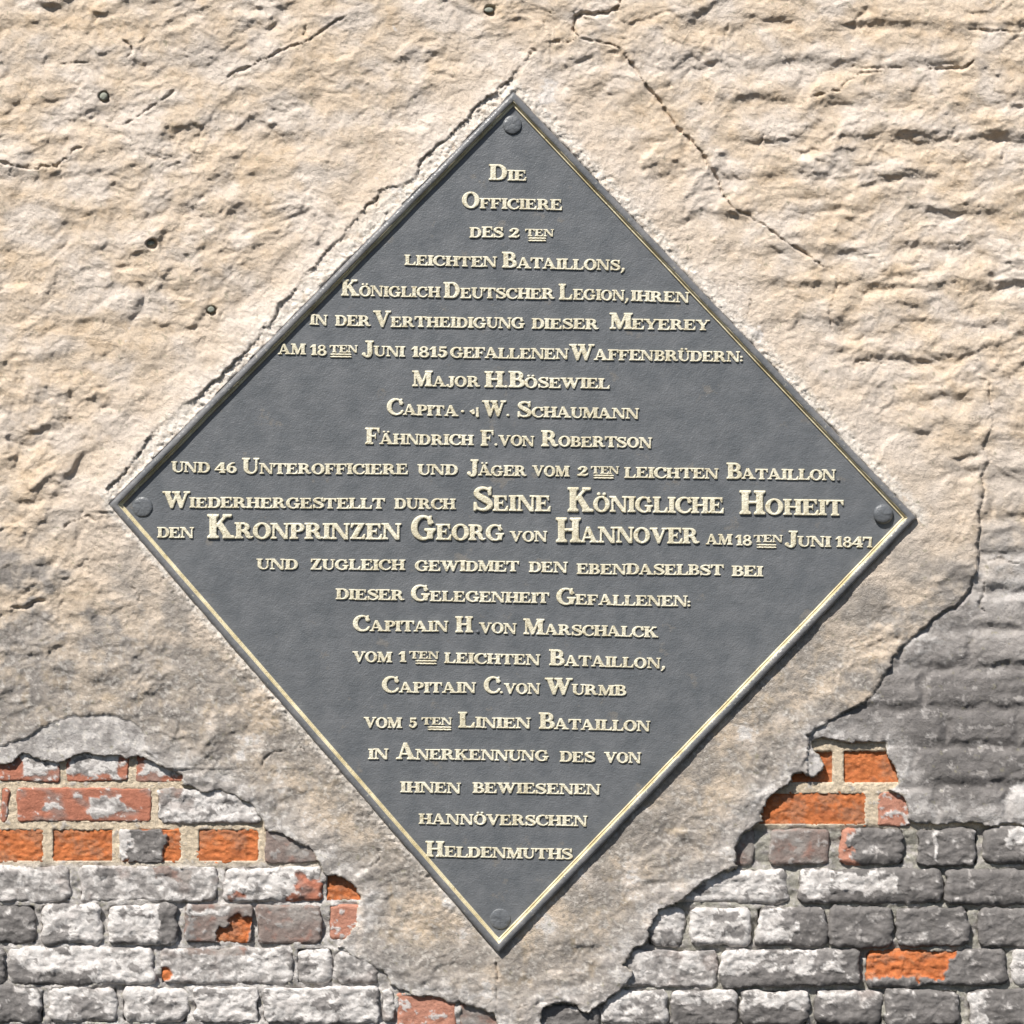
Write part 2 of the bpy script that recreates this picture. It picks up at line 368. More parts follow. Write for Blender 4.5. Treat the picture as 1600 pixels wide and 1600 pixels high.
BEIGE = np.array((.685, .56, .435)); PINK = np.array((.71, .615, .53)); OCHRE = np.array((.64, .485, .33)); PGREY = np.array((.39, .345, .30))
DGREY = np.array((.20, .185, .175)); WHITE = np.array((.62, .59, .57)); LGREY = np.array((.39, .365, .35)); GREYPAINT = np.array((.180, .168, .162)); LIME = np.array((.80, .745, .68))
def blob(x, y, cx, cy, rx, ry, s=1.0):
    return np.clip(1.25-np.hypot((x-cx)/rx, (y-cy)/ry), 0, 1)*s
def plaster_color(x, y, h, P):
    n1 = fbm(x/90, y/70, 400, 4); n2 = fbm(x/30, y/24, 410, 4, .6); n3 = fbm(x/8, y/7, 420, 3, .6)
    c = np.zeros(x.shape+(3,))+BEIGE
    c = mixc(c, PINK, sm(-.25, .35, n1+.35*n2))
    c = mixc(c, OCHRE, .62*sm(.08, .5, -n1*.5+n2*.8+.15*n3+.06))
    # the repair is paler and greyer close to the plaque
    c = mixc(c, PINK*.97, .55*P['near']*(1-sm(900, 1200, y)))
    # ageing towards the bottom
    g = .16+1.0*sm(690, 1040, y+120*n1) ; g = g*(.25+.85*sm(-.35, .3, n1*1.2+.6*n2+.2*sm(900, 1300, y)))
    g = g*(1-.35*P['near']*(1-sm(850, 1050, y)))
    for a in ((250,1170,120,90,.8),(330,1215,90,60,.9),(200,1060,220,100,.75),(260,1120,120,70,.9),(1300,1000,80,120,.5),(1330,900,60,60,.4),(1180,1180,80,80,.4),(60,1010,170,120,.35),(100,1100,170,60,.5),(900,1480,120,80,.3),(1090,1190,150,120,.25),(1450,1010,90,60,.35),(1490,720,80,90,.25),(600,1440,120,120,.2)):
        g = np.maximum(g, g*.5+blob(x, y, *a)*sm(-.5, .3, n2+.3))
    c = mixc(c, PGREY, np.clip(g, 0, 1)*.92)
    d = sm(.45, 1.0, g+.35*n2)*sm(-.05, .35, n2+.5*n1+.2*n3+.10)
    c = mixc(c, DGREY*1.25, .75*np.clip(d, 0, 1)*(1-.4*P['near']))
    # warm ochre washes that survive in the grey
    c = mixc(c, np.array((.50, .38, .24)), (.35*sm(.15, .5, fbm(x/26, y/40, 430, 3)))*sm(900, 1100, y))
    # old grey limewashed coat, right
    old = P['old']
    if old.any():
        gz = sm(800, 930, y+40*n1)
        oc = np.zeros(c.shape)+np.array((.40, .37, .35))
        oc = mixc(oc, GREYPAINT*1.05, sm(930, 1110, y+90*n1+60*n2)); oc = mixc(oc, GREYPAINT*.75, .7*sm(.0, .4, n1*.8+n2*.4)*sm(900, 1000, y))
        oc = mixc(oc, WHITE*.92, blob(x, y, 1570, 900, 60, 48)*sm(-.4, .1, n2))
        oc = mixc(oc, WHITE*.9, .8*blob(x, y, 1425, 985, 75, 60)*sm(-.1, .12, n2+.3*n3))
        oc = mixc(oc, LGREY, .8*sm(.24, .32, n2+.4*n3)*sm(850, 900, y))
        oc = mixc(oc, WHITE, sm(.46, .52, n2*.7+.6*n3))
        wf = 1.3*blob(x, y, 1606, 1272, 40, 52)+blob(x, y, 1582, 1318, 40, 18)
        oc = mixc(oc, WHITE*1.08, sm(.25, .38, wf+.25*n3+.15*n2))
        t = np.where(old, gz, 0); c = c*(1-t[..., None])+oc*t[..., None]
    th = P['thin']
    tc = np.zeros(c.shape)+LGREY*1.15
    tc = mixc(tc, WHITE*.95, sm(-.05, .3, n2+.3*n3)); tc = mixc(tc, LGREY*.8, sm(.25, .4, -n2))
    c = np.where(th[..., None], tc, c)
    # paler where the coat is broken along the bare bricks
    bd = P['bd']
    k = (1-sm(5, 60, bd+30*n1+22*n2))*(y > 1110)
    c = mixc(c, LGREY*1.05, .8*k); c = mixc(c, WHITE, .9*sm(.02, .16, n2+.35*n3)*(1-sm(10, 50, bd+14*n2))*(y > 1110))
    # white lime splashes
    wsp = np.zeros_like(x)
    for a in ((855,150,22,50,.9),(900,250,24,30,.8),(620,300,34,24,.8),(1175,520,26,26,.7),(1130,480,22,22,.6),(390,1155,26,14,.9),(375,1180,14,14,.9),(440,1230,14,40,.6),(480,1290,24,60,.7),
              (700,1390,18,40,.9),(720,1460,22,24,.8),(760,1545,16,26,1),(850,1440,40,30,.8),(905,1350,24,40,.8),(990,1370,20,40,.9),(1165,1150,26,24,.9),(1000,1400,40,14,.5),(1218,1130,18,22,.7),
              (500,1270,60,20,.5),(330,1125,18,26,.6),(425,1190,60,10,.5),(560,1430,12,70,.9),(1010,1440,16,20,.6),(1060,1385,24,12,.6),(880,1520,40,18,.5),(455,490,30,30,.7),(290,1310,10,10,.3)):
        wsp = np.maximum(wsp, blob(x, y, *a))
    c = mixc(c, PINK*1.05, .7*sm(.2, .75, wsp+.4*n1+.5*n2)*sm(500, 1000, y))
    c = mixc(c, WHITE*1.05, .9*sm(.55, .75, wsp*.8+.75*n2+.45*n3+.35*fbm(x/40, y/13, 460, 3)))
    # rim of lime and paint drips against the iron
    wid = 14+14*(P['qi'] == 0)+30*(P['qi'] == 3)
    rim = (1-sm(.25, 1.0, (P['dq']+12*n2)/wid))*(P['qi'] != 1)*(1-.45*sm(1100, 1300, y))
    c = mixc(c, LIME, .8*rim*sm(-.3, .15, n3*.6+.6*n2+.1))
    c = mixc(c, LIME*np.array((1, .95, .92)), .35*sm(.05, .3, n1+.5*n2)*(1-sm(420, 700, y)))
    lowm = sm(850, 1100, y)*(~P['old'])
    c = mixc(c, LIME*.85, .55*lowm*sm(.12, .3, n3*.8+.5*n2)); c = mixc(c, DGREY*1.3, .55*lowm*sm(.15, .35, -n3*.6-.7*n2+.2*n1))
    # fine mottling
    c = c*(1+.10*n3+.10*fbm(x/17, y/15, 440, 2))[..., None]
    # moss-grey specks
    c = mixc(c, np.array((.30, .28, .20)), .6*sm(.5, .62, fbm(x/12, y/12, 450, 3, .7)*1.3))
    return c

def grid_axis(lo, hi, a, b, fine, coarse):
    return np.concatenate([np.arange(lo, a, coarse), np.arange(a, b, fine), np.arange(b, hi+coarse, coarse)])
wall = empty('brick_wall', 'weathered beige plastered brick wall, coat fallen off below to bare red, orange and grey painted bricks', 'wall')

gx = grid_axis(-420, 2020, -12, 1612, 2.0, 6.0); gy = gx.copy()
X, Y = np.meshgrid(gx, gy)
Hh, P = plaster(X, Y)
bd = bare_distance(X, Y); P['bd'] = bd
# the coat ends over the bare bricks: rounded shoulder , then a broken face
thick = np.where(P['thin'], 0.0, 1.0)
sh = 2.5+4.5*thick*sm(-.4, .4, fbm(X/45, Y/45, 470, 3))
edge_lift = np.where(P['thin'] | P['old'], 0, 3.0)*np.exp(-np.clip(bd, 0, 99)/30)
Hh = Hh+edge_lift
fl_up = np.exp(-np.clip(bd, 0, 99)/45)*(Y > 1120)
Hh = Hh*(1-.35*fl_up)
Hh = Hh-5.5*np.exp(-np.clip(bd, 0, 999)/38)*(X < 720)*(Y > 1200)*sm(-.5, .2, fbm(X/60, Y/60, 480, 3)+.1)
e = np.clip(bd, 0, None)
Hh = Hh-sh*(1-np.sqrt(np.clip(1-(1-np.clip(e/sh, 0, 1))**2, 0, 1)))*(bd < sh)
Hh = np.where(bd < 0, -34.0, Hh)
C = plaster_color(X, Y, Hh, P)
C = np.where((bd < 1.5)[..., None], np.array((.50, .45, .37)), C)
V = world(X, Y, Hh)
nyy, nxx = X.shape
idx = np.arange(nyy*nxx).reshape(nyy, nxx)
keepv = (bd > -3) & (P['dq'] > -13)
kq = keepv[:-1, :-1] & keepv[1:, :-1] & keepv[:-1, 1:] & keepv[1:, 1:]
kq &= ~((bd[:-1, :-1] < 0) & (bd[1:, :-1] < 0) & (bd[:-1, 1:] < 0) & (bd[1:, 1:] < 0))
F = np.stack([idx[:-1, :-1][kq], idx[1:, :-1][kq], idx[1:, 1:][kq], idx[:-1, 1:][kq]], 1)
used = np.unique(F); remap = np.zeros(nyy*nxx, int)-1; remap[used] = np.arange(len(used))
make_mesh('plaster', V.reshape(-1, 3)[used], remap[F], M_PLASTER, wall, C.reshape(-1, 3)[used])

# ------------------------------------------------------------------ bricks
# (x0, x1, y0, y1, kind, face height, patches) ; patch = (kind, x0, y0, x1, y1, height change)
B = []
def br(x0, x1, y0, y1, kind, h=None, *patches): B.append((x0, x1, y0, y1, kind, h, patches))
yA = (1168, 1221); yB = (1231, 1285); yC = (1294, 1348); yD = (1354, 1408); yE = (1413, 1474); yF = (1480, 1537); yG = (1541, 1599)
br(-112,-8,*yA,'r'); br(-4,93,*yA,'r',None,('w',30,1160,90,1212,1.2)); br(104,201,*yA,'r',None,('w',108,1160,185,1216,1.2)); br(213,290,*yA,'r',None,('w',216,1195,282,1214,1.2))
br(-200,-5,*yB,'r'); br(1,14,*yB,'r'); br(27,236,*yB,'r',None,('l',140,1245,200,1272,.8),('w',68,1252,84,1266,.7)); br(246,411,*yB,'w',-7,('b',250,1228,288,1245,-1.5),('l',247,1245,300,1275,-.8))
br(-33,69,*yC,'o'); br(80,178,*yC,'o'); br(186,284,*yC,'o',-13,('w',180,1290,204,1340,4.5),('g',203,1290,256,1350,5)); br(308,406,*yC,'o',-13); br(414,500,*yC,'b',-8)
br(-60,112,*yD,'l'); br(125,339,*yD,'l',None,('g',152,1358,176,1378,.6),('b',236,1354,300,1374,-.5)); br(349,503,*yD,'w',None,('r',350,1398,388,1412,-1.2),('r',456,1370,512,1412,-1.5)); br(508,575,1362,1409,'o',-15)
br(-50,57,*yE,'g'); br(64,161,*yE,'w',-2); br(169,276,*yE,'w',-3,('g',248,1410,280,1475,.2)); br(288,394,*yE,'b',-5,('w',290,1418,352,1430,.8),('w',288,1412,298,1474,.8),('T',343,1428,396,1476,-7)); br(401,503,1414,1474,'b',-5); br(514,575,1414,1470,'p',-9)
br(-90,8,*yF,'g'); br(14,243,*yF,'w',None,('g',84,1484,110,1497,.2),('g',14,1518,150,1540,-.3)); br(250,459,*yF,'l',None,('b',302,1478,392,1494,-.5),('w',380,1492,456,1528,.7)); br(463,522,*yF,'w'); br(526,592,1484,1537,'l')
br(-36,70,*yG,'g',None,('w',15,1543,68,1570,.7)); br(79,185,*yG,'w'); br(190,294,*yG,'w'); br(303,406,*yG,'w'); br(410,592,1541,1599,'w'); br(596,616,1545,1599,'l'); br(620,713,1552,1606,'p',-9); br(719,790,1568,1606,'b',-9)
# right-hand side
r0 = (1171, 1226); r1 = (1237, 1290); r2 = (1294, 1352); r3 = (1357, 1413); r4 = (1417, 1479); r5 = (1484, 1541); r6 = (1546, 1603)
br(1200,1304,*r0,'o',-20); br(1315,1412,*r0,'o',-16); br(1180,1354,*r1,'o',-13); br(1372,1425,*r1,'p',-9,('w',1376,1268,1412,1276,1.0))
br(1100,1179,*r2,'b',-12); br(1203,1296,*r2,'b',-10); br(1312,1413,*r2,'g',-7,('p',1308,1296,1338,1350,-1.2)); br(1433,1528,*r2,'g',None,('w',1455,1296,1466,1352,.7)); br(1537,1640,*r2,'g',None,('w',1575,1290,1645,1322,1.4)); 
br(1030,1231,*r3,'w',-8); br(1247,1472,*r3,'g',None,('w',1244,1360,1400,1397,.8)); br(1477,1650,*r3,'g')
br(1010,1068,*r4,'w',-9); br(1078,1176,*r4,'w',-6); br(1181,1291,*r4,'g',None,('w',1180,1417,1240,1470,.8)); br(1297,1395,*r4,'g',-4); br(1401,1514,*r4,'g',-4); br(1527,1640,*r4,'g')
br(960,1121,*r5,'l',-7); br(1126,1344,*r5,'g',-4,('w',1120,1484,1310,1520,.8)); br(1351,1572,*r5,'g',-4,('o',1340,1478,1480,1531,-7)); br(1582,1680,*r5,'w')
br(838,936,1570,1606,'g',-9); br(941,1044,*r6,'w',-6); br(1047,1153,*r6,'g',None,('w',1047,1543,1156,1562,.8)); br(1157,1263,*r6,'g',None,('w',1157,1543,1266,1572,.8)); br(1272,1380,*r6,'g',None,('l',1272,1546,1380,1566,.4)); br(1384,1497,*r6,'g'); br(1512,1620,*r6,'g',None,('w',1508,1546,1540,1606,.8))
# courses continue outside the picture
rng = np.random.RandomState(4)
def fill(x0, x1, y0, y1, pool, L):
    x = x0
    while x < x1-30:
        l = min(L*(1+.06*rng.randn()), x1-x)
        br(x, x+l-9, y0, y1, pool[rng.randint(len(pool))]); x += l
for k, (yr, xl) in enumerate(((yA,-118),(yB,-210),(yC,-42),(yD,-68),(yE,-58),(yF,-98),(yG,-44))):
    fill(-430, xl, *yr, 'orl' if k < 3 else 'wgl', 108 if k % 2 else 212)
for k, (yr, xr) in enumerate(((r2,1648),(r3,1658),(r4,1648),(r5,1690),(r6,1630))):
    fill(xr, 2030, *yr, 'ggl', 108 if k % 2 else 212)
for k in range(7):
    y0 = 1605+k*62; pool = 'wwgl'
    fill(-430, 760, y0+3, y0+56, pool, 214 if k % 2 == 0 else 109)
    fill(850, 2030, y0+5, y0+58, 'ggwl', 214 if k % 2 == 0 else 109)

ORANGE = np.array((.53, .165, .055)); RED = np.array((.42, .165, .105)); BROWN = np.array((.235, .185, .165)); PINKB = np.array((.46, .22, .155))
DEF_H = dict(o=-13, r=-10, p=-9, b=-8, w=-4.5, l=-6, g=-5)
RND = dict(o=3.0, r=4.5, p=5, b=6, w=10, l=9, g=10)
def kind_color(kd, x, y):
    n1 = fbm(x/26, y/20, 500, 4, .6); n2 = fbm(x/9, y/8, 510, 3, .6); n0 = fbm(x/55, y/40, 520, 3)
    z = np.zeros(x.shape+(3,))
    if kd == 'o':
        c = z+ORANGE; c = mixc(c, ORANGE*np.array((.72, .72, .8)), sm(-.1, .4, n1)); c = mixc(c, np.array((.30, .17, .11)), .55*sm(-.08, .35, n0+.6*n2+.2*n1)); c = mixc(c, np.array((.70, .27, .10)), .5*sm(.2, .5, n2))
    elif kd == 'r':
        c = z+RED; c = mixc(c, BROWN*1.15, .7*sm(-.05, .3, n0+.3*n1)); c = mixc(c, WHITE*.95, .9*sm(.27, .36, n1+.45*n2+.15*n0))
    elif kd == 'p':
        c = z+PINKB; c = mixc(c, RED*.8, sm(0, .4, n1)); c = mixc(c, WHITE*.9, .9*sm(.20, .34, n1+.5*n2))
    elif kd == 'b':
        c = z+BROWN; c = mixc(c, np.array((.30, .27, .25)), sm(-.15, .25, n0)); c = mixc(c, RED*.8, .4*sm(.1, .4, -n1)); c = mixc(c, LGREY, .8*sm(.26, .36, n1+.5*n2))
    elif kd == 'g':
        c = z+GREYPAINT; c = mixc(c, GREYPAINT*.72, sm(0, .5, n0)); c = mixc(c, LGREY*.95, .85*sm(.20, .34, n1+.35*n2)); c = mixc(c, WHITE, sm(.40, .48, n1*.8+.6*n2))
    elif kd == 'l':
        c = z+LGREY*.95; c = mixc(c, WHITE*1.02, .85*sm(.02, .10, n1+.5*n2)); c = mixc(c, GREYPAINT*1.35, .85*sm(.18, .23, -n1+.3*n0-.3*n2)); c = mixc(c, BROWN*1.3, .4*sm(.1, .4, n0))
    else:
        c = z+WHITE*1.05; c = mixc(c, LGREY*1.1, .75*sm(.06, .16, n1+.45*n2)); c = mixc(c, GREYPAINT*1.3, .95*sm(.16, .20, -n0*.8-.5*n1+.25*n2))
    return c*(1+.10*n2)[..., None]
def axis(lo, hi, R, step):
    L = hi-lo; n = max(3, int((L-2*R)/step)); inner = np.linspace(lo+R, hi-R, n+1)
    t = 1-np.cos(np.linspace(0, math.pi/2, 6)); e = R*t
    return np.concatenate([lo+e[:-1], inner, (hi-e[:-1])[::-1]])
nb = 0
for (x0, x1, y0, y1, kd, h0, patches) in B:
    nb += 1
    big = x1 > -20 and x0 < 1620 and y0 < 1610
    # skip those entirely beneath sound plaster
    cxs, cys = np.meshgrid(np.linspace(x0, x1, 9), np.linspace(y0, y1, 5))
    if bare_distance(cxs, cys).min() > 2: continue
    R = RND[kd]*(.6+.6*rng.rand()); step = 2.0 if big else 7.0
    R = min(R, (x1-x0)*.35, (y1-y0)*.35)
    ux = axis(x0, x1, R, step); uy = axis(y0, y1, R, step)
    bx, by = np.meshgrid(ux, uy)
    cx, cy, a, b = (x0+x1)/2, (y0+y1)/2, (x1-x0)/2, (y1-y0)/2
    # rounded corners
    rc = R*1.15+1
    qx = np.abs(bx-cx)-(a-rc); qy = np.abs(by-cy)-(b-rc)
    mm = (qx > 0) & (qy > 0); l2 = np.hypot(qx, qy); li = np.maximum(qx, qy)
    k = np.where(mm, li/np.maximum(l2, 1e-6), 1)
    bx = np.where(mm, cx+np.sign(bx-cx)*((a-rc)+qx*k), bx); by = np.where(mm, cy+np.sign(by-cy)*((b-rc)+qy*k), by)
    ex = np.minimum(ux-x0, x1-ux)[None, :]; ey = np.minimum(uy-y0, y1-uy)[:, None]
    ed = np.minimum(ex, ey)
    # uneven outline
    wob = 1.0 if kd in 'wlg' else .6
    k4 = rng.uniform(-2.6, 2.6, 8)*wob; su = (bx-x0)/(x1-x0); sv = (by-y0)/(y1-y0)
    bil = lambda q: (q[0]*(1-su)+q[1]*su)*(1-sv)+(q[2]*(1-su)+q[3]*su)*sv
    px = bx+bil(k4[:4])+wob*(7*fbm(bx/40, by/30, 600+nb, 3)+2.2*fbm(bx/11, by/11, 620+nb, 2))
    py = by+bil(k4[4:])+wob*(5*fbm(bx/46+5, by/30, 640+nb, 3)+2.2*fbm(bx/11+5, by/11, 660+nb, 2))
    hz = (DEF_H[kd] if h0 is None else h0)+rng.uniform(-1.2, 1.2)
    tilt = rng.uniform(-.014, .014)*(bx-cx)+rng.uniform(-.03, .03)*(by-cy)
    rr = R*.85
    h = hz+tilt-rr*(1-np.sqrt(np.clip(1-(1-np.clip(ed/R, 0, 1))**2, 0, 1)))
    core = sm(0, R*1.2, ed)
    lump = fbm(px/34, py/26, 700+nb, 3)
    f1 = fbm(px/11, py/9, 730, 4, .6); f2 = ridged(px/20, py/13, 760, 4, .55)
    A = dict(o=(1.8, 1.7, 3.0), r=(1.2, .7, .8), p=(1.5, .9, 1), b=(1.6, .9, 1.4), w=(5.0, 2.0, 1.6), l=(3.8, 1.8, 1.7), g=(4.2, 1.6, 1.5))[kd]
    h = h+A[0]*lump*(.35+.65*core)+A[1]*f1+A[2]*(f2-.6)
    if kd in 'rpb': h += .8*sm(.27, .34, fbm(px/26, py/20, 500, 4, .6)+.45*fbm(px/9, py/8, 510, 3, .6))
    if kd in 'wlg':
        nn = fbm(px/26, py/20, 500, 4, .6); h += .9*sm(.1, .16, nn)+.6*sm(.25, .3, -nn)
    c = kind_color(kd, px, py)
    for (pk, a0, b0, a1, b1, dh) in patches:
        jx = px+30*fbm(px/42, py/42, 810, 5, .55); jy = py+22*fbm(px/42, py/42, 811, 5, .55)
        dx = np.maximum(a0-jx, jx-a1); dy = np.maximum(b0-jy, jy-b1)
        din = -np.maximum(dx, dy)
        if pk == 'T': pk = 'o'; din = np.minimum(din, ((jx-345)+(jy-1470)*.66)/1.2)
        t = sm(-.6, 1.2, din)
        c = c*(1-t[..., None])+kind_color(pk, px, py)*t[..., None]
        h = h+dh*t
        if pk == 'o': h += t*(1.6*f1+2.2*(f2-.6))
    if abs(cx-354) < 1 and kd == 'l':      # round chip showing orange brick
        dd = np.hypot(px-258, py-1522)+2*f1; t = 1-sm(9.5, 12, dd); c = mixc(c, ORANGE, t); h = h-5*t
    # skirt back into the wall
    hb = h.copy(); ny_, nx_ = h.shape
    pad = lambda z: np.pad(z, 1, mode='edge')
    PX, PY, HH = pad(px), pad(py), pad(h)
    HH[0, :] = HH[-1, :] = HH[:, 0] = HH[:, -1] = -36
    CC = np.pad(c, ((1, 1), (1, 1), (0, 0)), mode='edge')
    V = world(PX, PY, HH).reshape(-1, 3)
    n2, m2 = HH.shape; ii = np.arange(n2*m2).reshape(n2, m2)
    F = np.stack([ii[:-1, :-1].ravel(), ii[1:, :-1].ravel(), ii[1:, 1:].ravel(), ii[:-1, 1:].ravel()], 1)
    ob = make_mesh('brick', V, F, M_BRICK, wall, CC.reshape(-1, 3))
    if kd == 'o': ob['label'] = 'bare orange brick with a rough spalled face'
    if kd in 'rp': ob['label'] = 'red brick with remnants of white limewash'

# ------------------------------------------------------------------ mortar behind and between the bricks
mx_ = grid_axis(-420, 2020, -12, 1612, 2.5, 8.0); my_ = np.concatenate([np.arange(1130, 1612, 2.5), np.arange(1612, 2024, 8.0)])
MX, MY = np.meshgrid(mx_, my_)
foot = np.full(MX.shape, 60.0)
for (x0, x1, y0, y1, kd, h0, patches) in B:
    m = (MX > x0-30) & (MX < x1+30) & (MY > y0-30) & (MY < y1+30)
    d = np.maximum(np.maximum(x0-MX[m], MX[m]-x1), np.maximum(y0-MY[m], MY[m]-y1))
    foot[m] = np.minimum(foot[m], d)
up = (1-sm(1340, 1362, MY))*(MX < 700)+(1-sm(1285, 1300, MY))*(MX > 700)
up = np.clip(up, 0, 1)
n1 = fbm(MX/22, MY/16, 900, 4, .6); n2 = fbm(MX/7, MY/6, 910, 3, .6)
lft = 1-sm(700, 760, MX)
lv = -16.5+up*4.5+(1-up)*(lft*4.5+12*fbm(MX/60, MY/34, 905, 3))+2.4*n2+2.0*n1
lv = lv-30*(1-sm(-6.5, -3.0, foot+1.2*n2))
lv = np.minimum(lv, -5)
mc = np.zeros(MX.shape+(3,))+np.array((.68, .57, .43))
mc = mixc(mc, np.array((.54, .44, .31)), sm(0, .4, n1)); mc = mixc(mc, WHITE*.9, .7*sm(.2, .4, n1+.3*n2))
ml = np.zeros(MX.shape+(3,))+LGREY*1.05; ml = mixc(ml, WHITE, sm(-.1, .2, n1)); ml = mixc(ml, np.array((.38, .36, .30)), sm(.15, .35, n2-.3*n1))
mr_ = np.zeros(MX.shape+(3,))+np.array((.36, .345, .30)); mr_ = mixc(mr_, LGREY, sm(0, .3, n1)); mr_ = mixc(mr_, WHITE*.9, sm(.3, .42, n2))
side = sm(700, 760, MX)
ml = ml*(1-side[..., None])+mr_*side[..., None]
mc = mc*up[..., None]+ml*(1-up[..., None])
MC = mc*(1+.12*n2)[..., None]
ii = np.arange(MX.size).reshape(MX.shape)
bdm = bare_distance(MX, MY); ky = (bdm < 30)
kq = ky[:-1, :-1] | ky[1:, 1:]
F = np.stack([ii[:-1, :-1][kq], ii[1:, :-1][kq], ii[1:, 1:][kq], ii[:-1, 1:][kq]], 1)
used = np.unique(F); remap = np.zeros(MX.size, int); remap[used] = np.arange(len(used))
make_mesh('mortar', world(MX, MY, lv).reshape(-1, 3)[used], remap[F], M_MORTAR, wall, MC.reshape(-1, 3)[used])
# solid core of the wall
def box(name, x0, x1, y0, y1, h0, h1, mat, parent):
    v = [(x, y, h) for h in (h0, h1) for y in (y0, y1) for x in (x0, x1)]
    V = np.array([((x-800)*S, -h*S, ZC+(800-y)*S) for x, y, h in v])
    return make_mesh(name, V, [(0,2,3,1),(4,5,7,6),(0,1,5,4),(2,6,7,3),(0,4,6,2),(1,3,7,5)], mat, parent, np.zeros((8, 3))+LGREY*.6, smooth=False)
box('wall_core', -418, 2018, -418, 2018, -260, -50, M_MORTAR, wall)

# plugs left in the old drill holes
def lathe(name, cx, cy, base, prof, mat, parent, seg=28, sq=1.0, lump=0.0, seed=0, offs=(0, 0)):
    V = []; F = []; n = len(prof)
    for i, (r, hh) in enumerate(prof):
        for s in range(seg):
            a = 2*math.pi*s/seg; rr = r
            x = cx+rr*math.cos(a)+offs[0]*hh; y = cy+rr*math.sin(a)*sq+offs[1]*hh
            V.append((x, y, base+hh))
    V = np.array(V)
    V[:, 2] += lump*fbm(V[:, 0]/6, V[:, 1]/6, seed, 2)*(np.repeat([p[1] for p in prof], seg) > 0)
    for i in range(n-1):
        for s in range(seg):
            t = (s+1) % seg; F.append((i*seg+s, i*seg+t, (i+1)*seg+t, (i+1)*seg+s))
    F.append(tuple((n-1)*seg+s for s in range(seg)))
    return make_mesh(name, world(V[:, 0], V[:, 1], V[:, 2]), F, mat, parent)
for k, (px, py, r) in enumerate(PLUGS):
    ox = (-.8, -2.2, -1.2, -2)[k]
    lathe('plug', px+ox, py-1.2, -12, [(r*.8, 0), (r*.8, 11.5), (r*.72, 13.5), (r*.45, 14.8), (r*.12, 15.0)], M_PLUG, wall, 22, (1.0, .62, .9, .6)[k], 1.2, k)

# ------------------------------------------------------------------ plaque
FIELD = 5.0
plaque = empty('memorial_plaque', 'dark grey painted diamond shaped iron plaque with raised gold German inscription, bolted to the wall', 'plaque')
def offset_poly(P, d):
    n = len(P); out = []
    for i in range(n):
        a = Vector(P[i-1]); b = Vector(P[i]); c = Vector(P[(i+1) % n])
        e1 = (b-a).normalized(); e2 = (c-b).normalized()
        n1_ = Vector((-e1.y, e1.x)); n2_ = Vector((-e2.y, e2.x))      # inward for this winding
        k = (n1_+n2_); k = k/(1+n1_.dot(n2_)); out.append(tuple(b+k*d))
    return out
def moulding(name, prof, mat, seed):
    seg = 130; rings = []
    for d, h in prof:
        q = offset_poly(PLQ, d); pts = []
        for i in range(4):
            a = np.array(q[i]); b = np.array(q[(i+1) % 4])
            for s in range(seg): pts.append(a+(b-a)*s/seg)
        rings.append((np.array(pts), h))
    V = []
    ref = rings[0][0]
    w1 = .55*fbm(ref[:, 0]/60, ref[:, 1]/60, seed, 3); w2 = .5*fbm(ref[:, 0]/35, ref[:, 1]/35, seed+5, 3)
    for pts, h in rings: V.append(world(pts[:, 0]+w1, pts[:, 1]+w1*.5, h+(w2 if h > FIELD else 0)))
    V = np.concatenate(V); n = 4*seg; F = []
    for r in range(len(prof)-1):
        for s in range(n):
            t = (s+1) % n; F.append((r*n+s, r*n+t, (r+1)*n+t, (r+1)*n+s))
    return make_mesh(name, V, np.array(F), mat, plaque)
moulding('frame', [(0, -14), (0, 8.5), (.4, 10.8), (1.5, 12.6), (3.0, 13.6), (5.2, 14.1), (7.6, 14.0), (9.4, 13.5), (10.2, 12.8), (10.4, 3)], M_FRAME, 1001)
moulding('gold_trim', [(9.9, 3), (10.0, 12.9), (10.6, 12.3), (11.4, 10.4), (12.2, 8.2), (12.8, 6.7), (13.3, 6.5), (13.9, 7.4), (14.8, 7.9), (15.6, 7.4), (16.2, 6.2), (16.5, 3.5)], M_TRIM, 1001)
# field: one cast plate with slight unevenness
q = offset_poly(PLQ, 11)
N = 150; us = np.linspace(0, 1, N+1)
U, Wv = np.meshgrid(us, us); q = np.array(q)
PX = (1-U)*(1-Wv)*q[0][0]+U*(1-Wv)*q[1][0]+U*Wv*q[2][0]+(1-U)*Wv*q[3][0]
PY = (1-U)*(1-Wv)*q[0][1]+U*(1-Wv)*q[1][1]+U*Wv*q[2][1]+(1-U)*Wv*q[3][1]
FH = FIELD+.55*fbm(PX/130, PY/110, 1100, 3)+.10*fbm(PX/14, PY/14, 1104, 2)
def field_h(x, y): return FIELD+.55*fbm(np.asarray(x)/130, np.asarray(y)/110, 1100, 3)
ii = np.arange((N+1)**2).reshape(N+1, N+1)
F = np.stack([ii[:-1, :-1].ravel(), ii[1:, :-1].ravel(), ii[1:, 1:].ravel(), ii[:-1, 1:].ravel()], 1)
make_mesh('plate', world(PX, PY, FH).reshape(-1, 3), F, M_PLATE, plaque)
for k, (cx, cy, r, hh) in enumerate(((800.5, 195, 14.8, 4.0), (1380, 803, 15.6, 8.5), (781.5, 1436, 16.3, 2.8), (222.5, 792, 15.8, 3.2))):
    lathe('bolt', cx, cy, FIELD-.6, [(r, 0), (r*1.0, hh*.45), (r*.975, hh*.68), (r*.9, hh*.88), (r*.7, hh*1.02), (r*.45, hh*1.1), (r*.2, hh*1.13), (r*.05, hh*1.14)], M_PLATE, plaque, 48, 1.0, .9, 60+k)

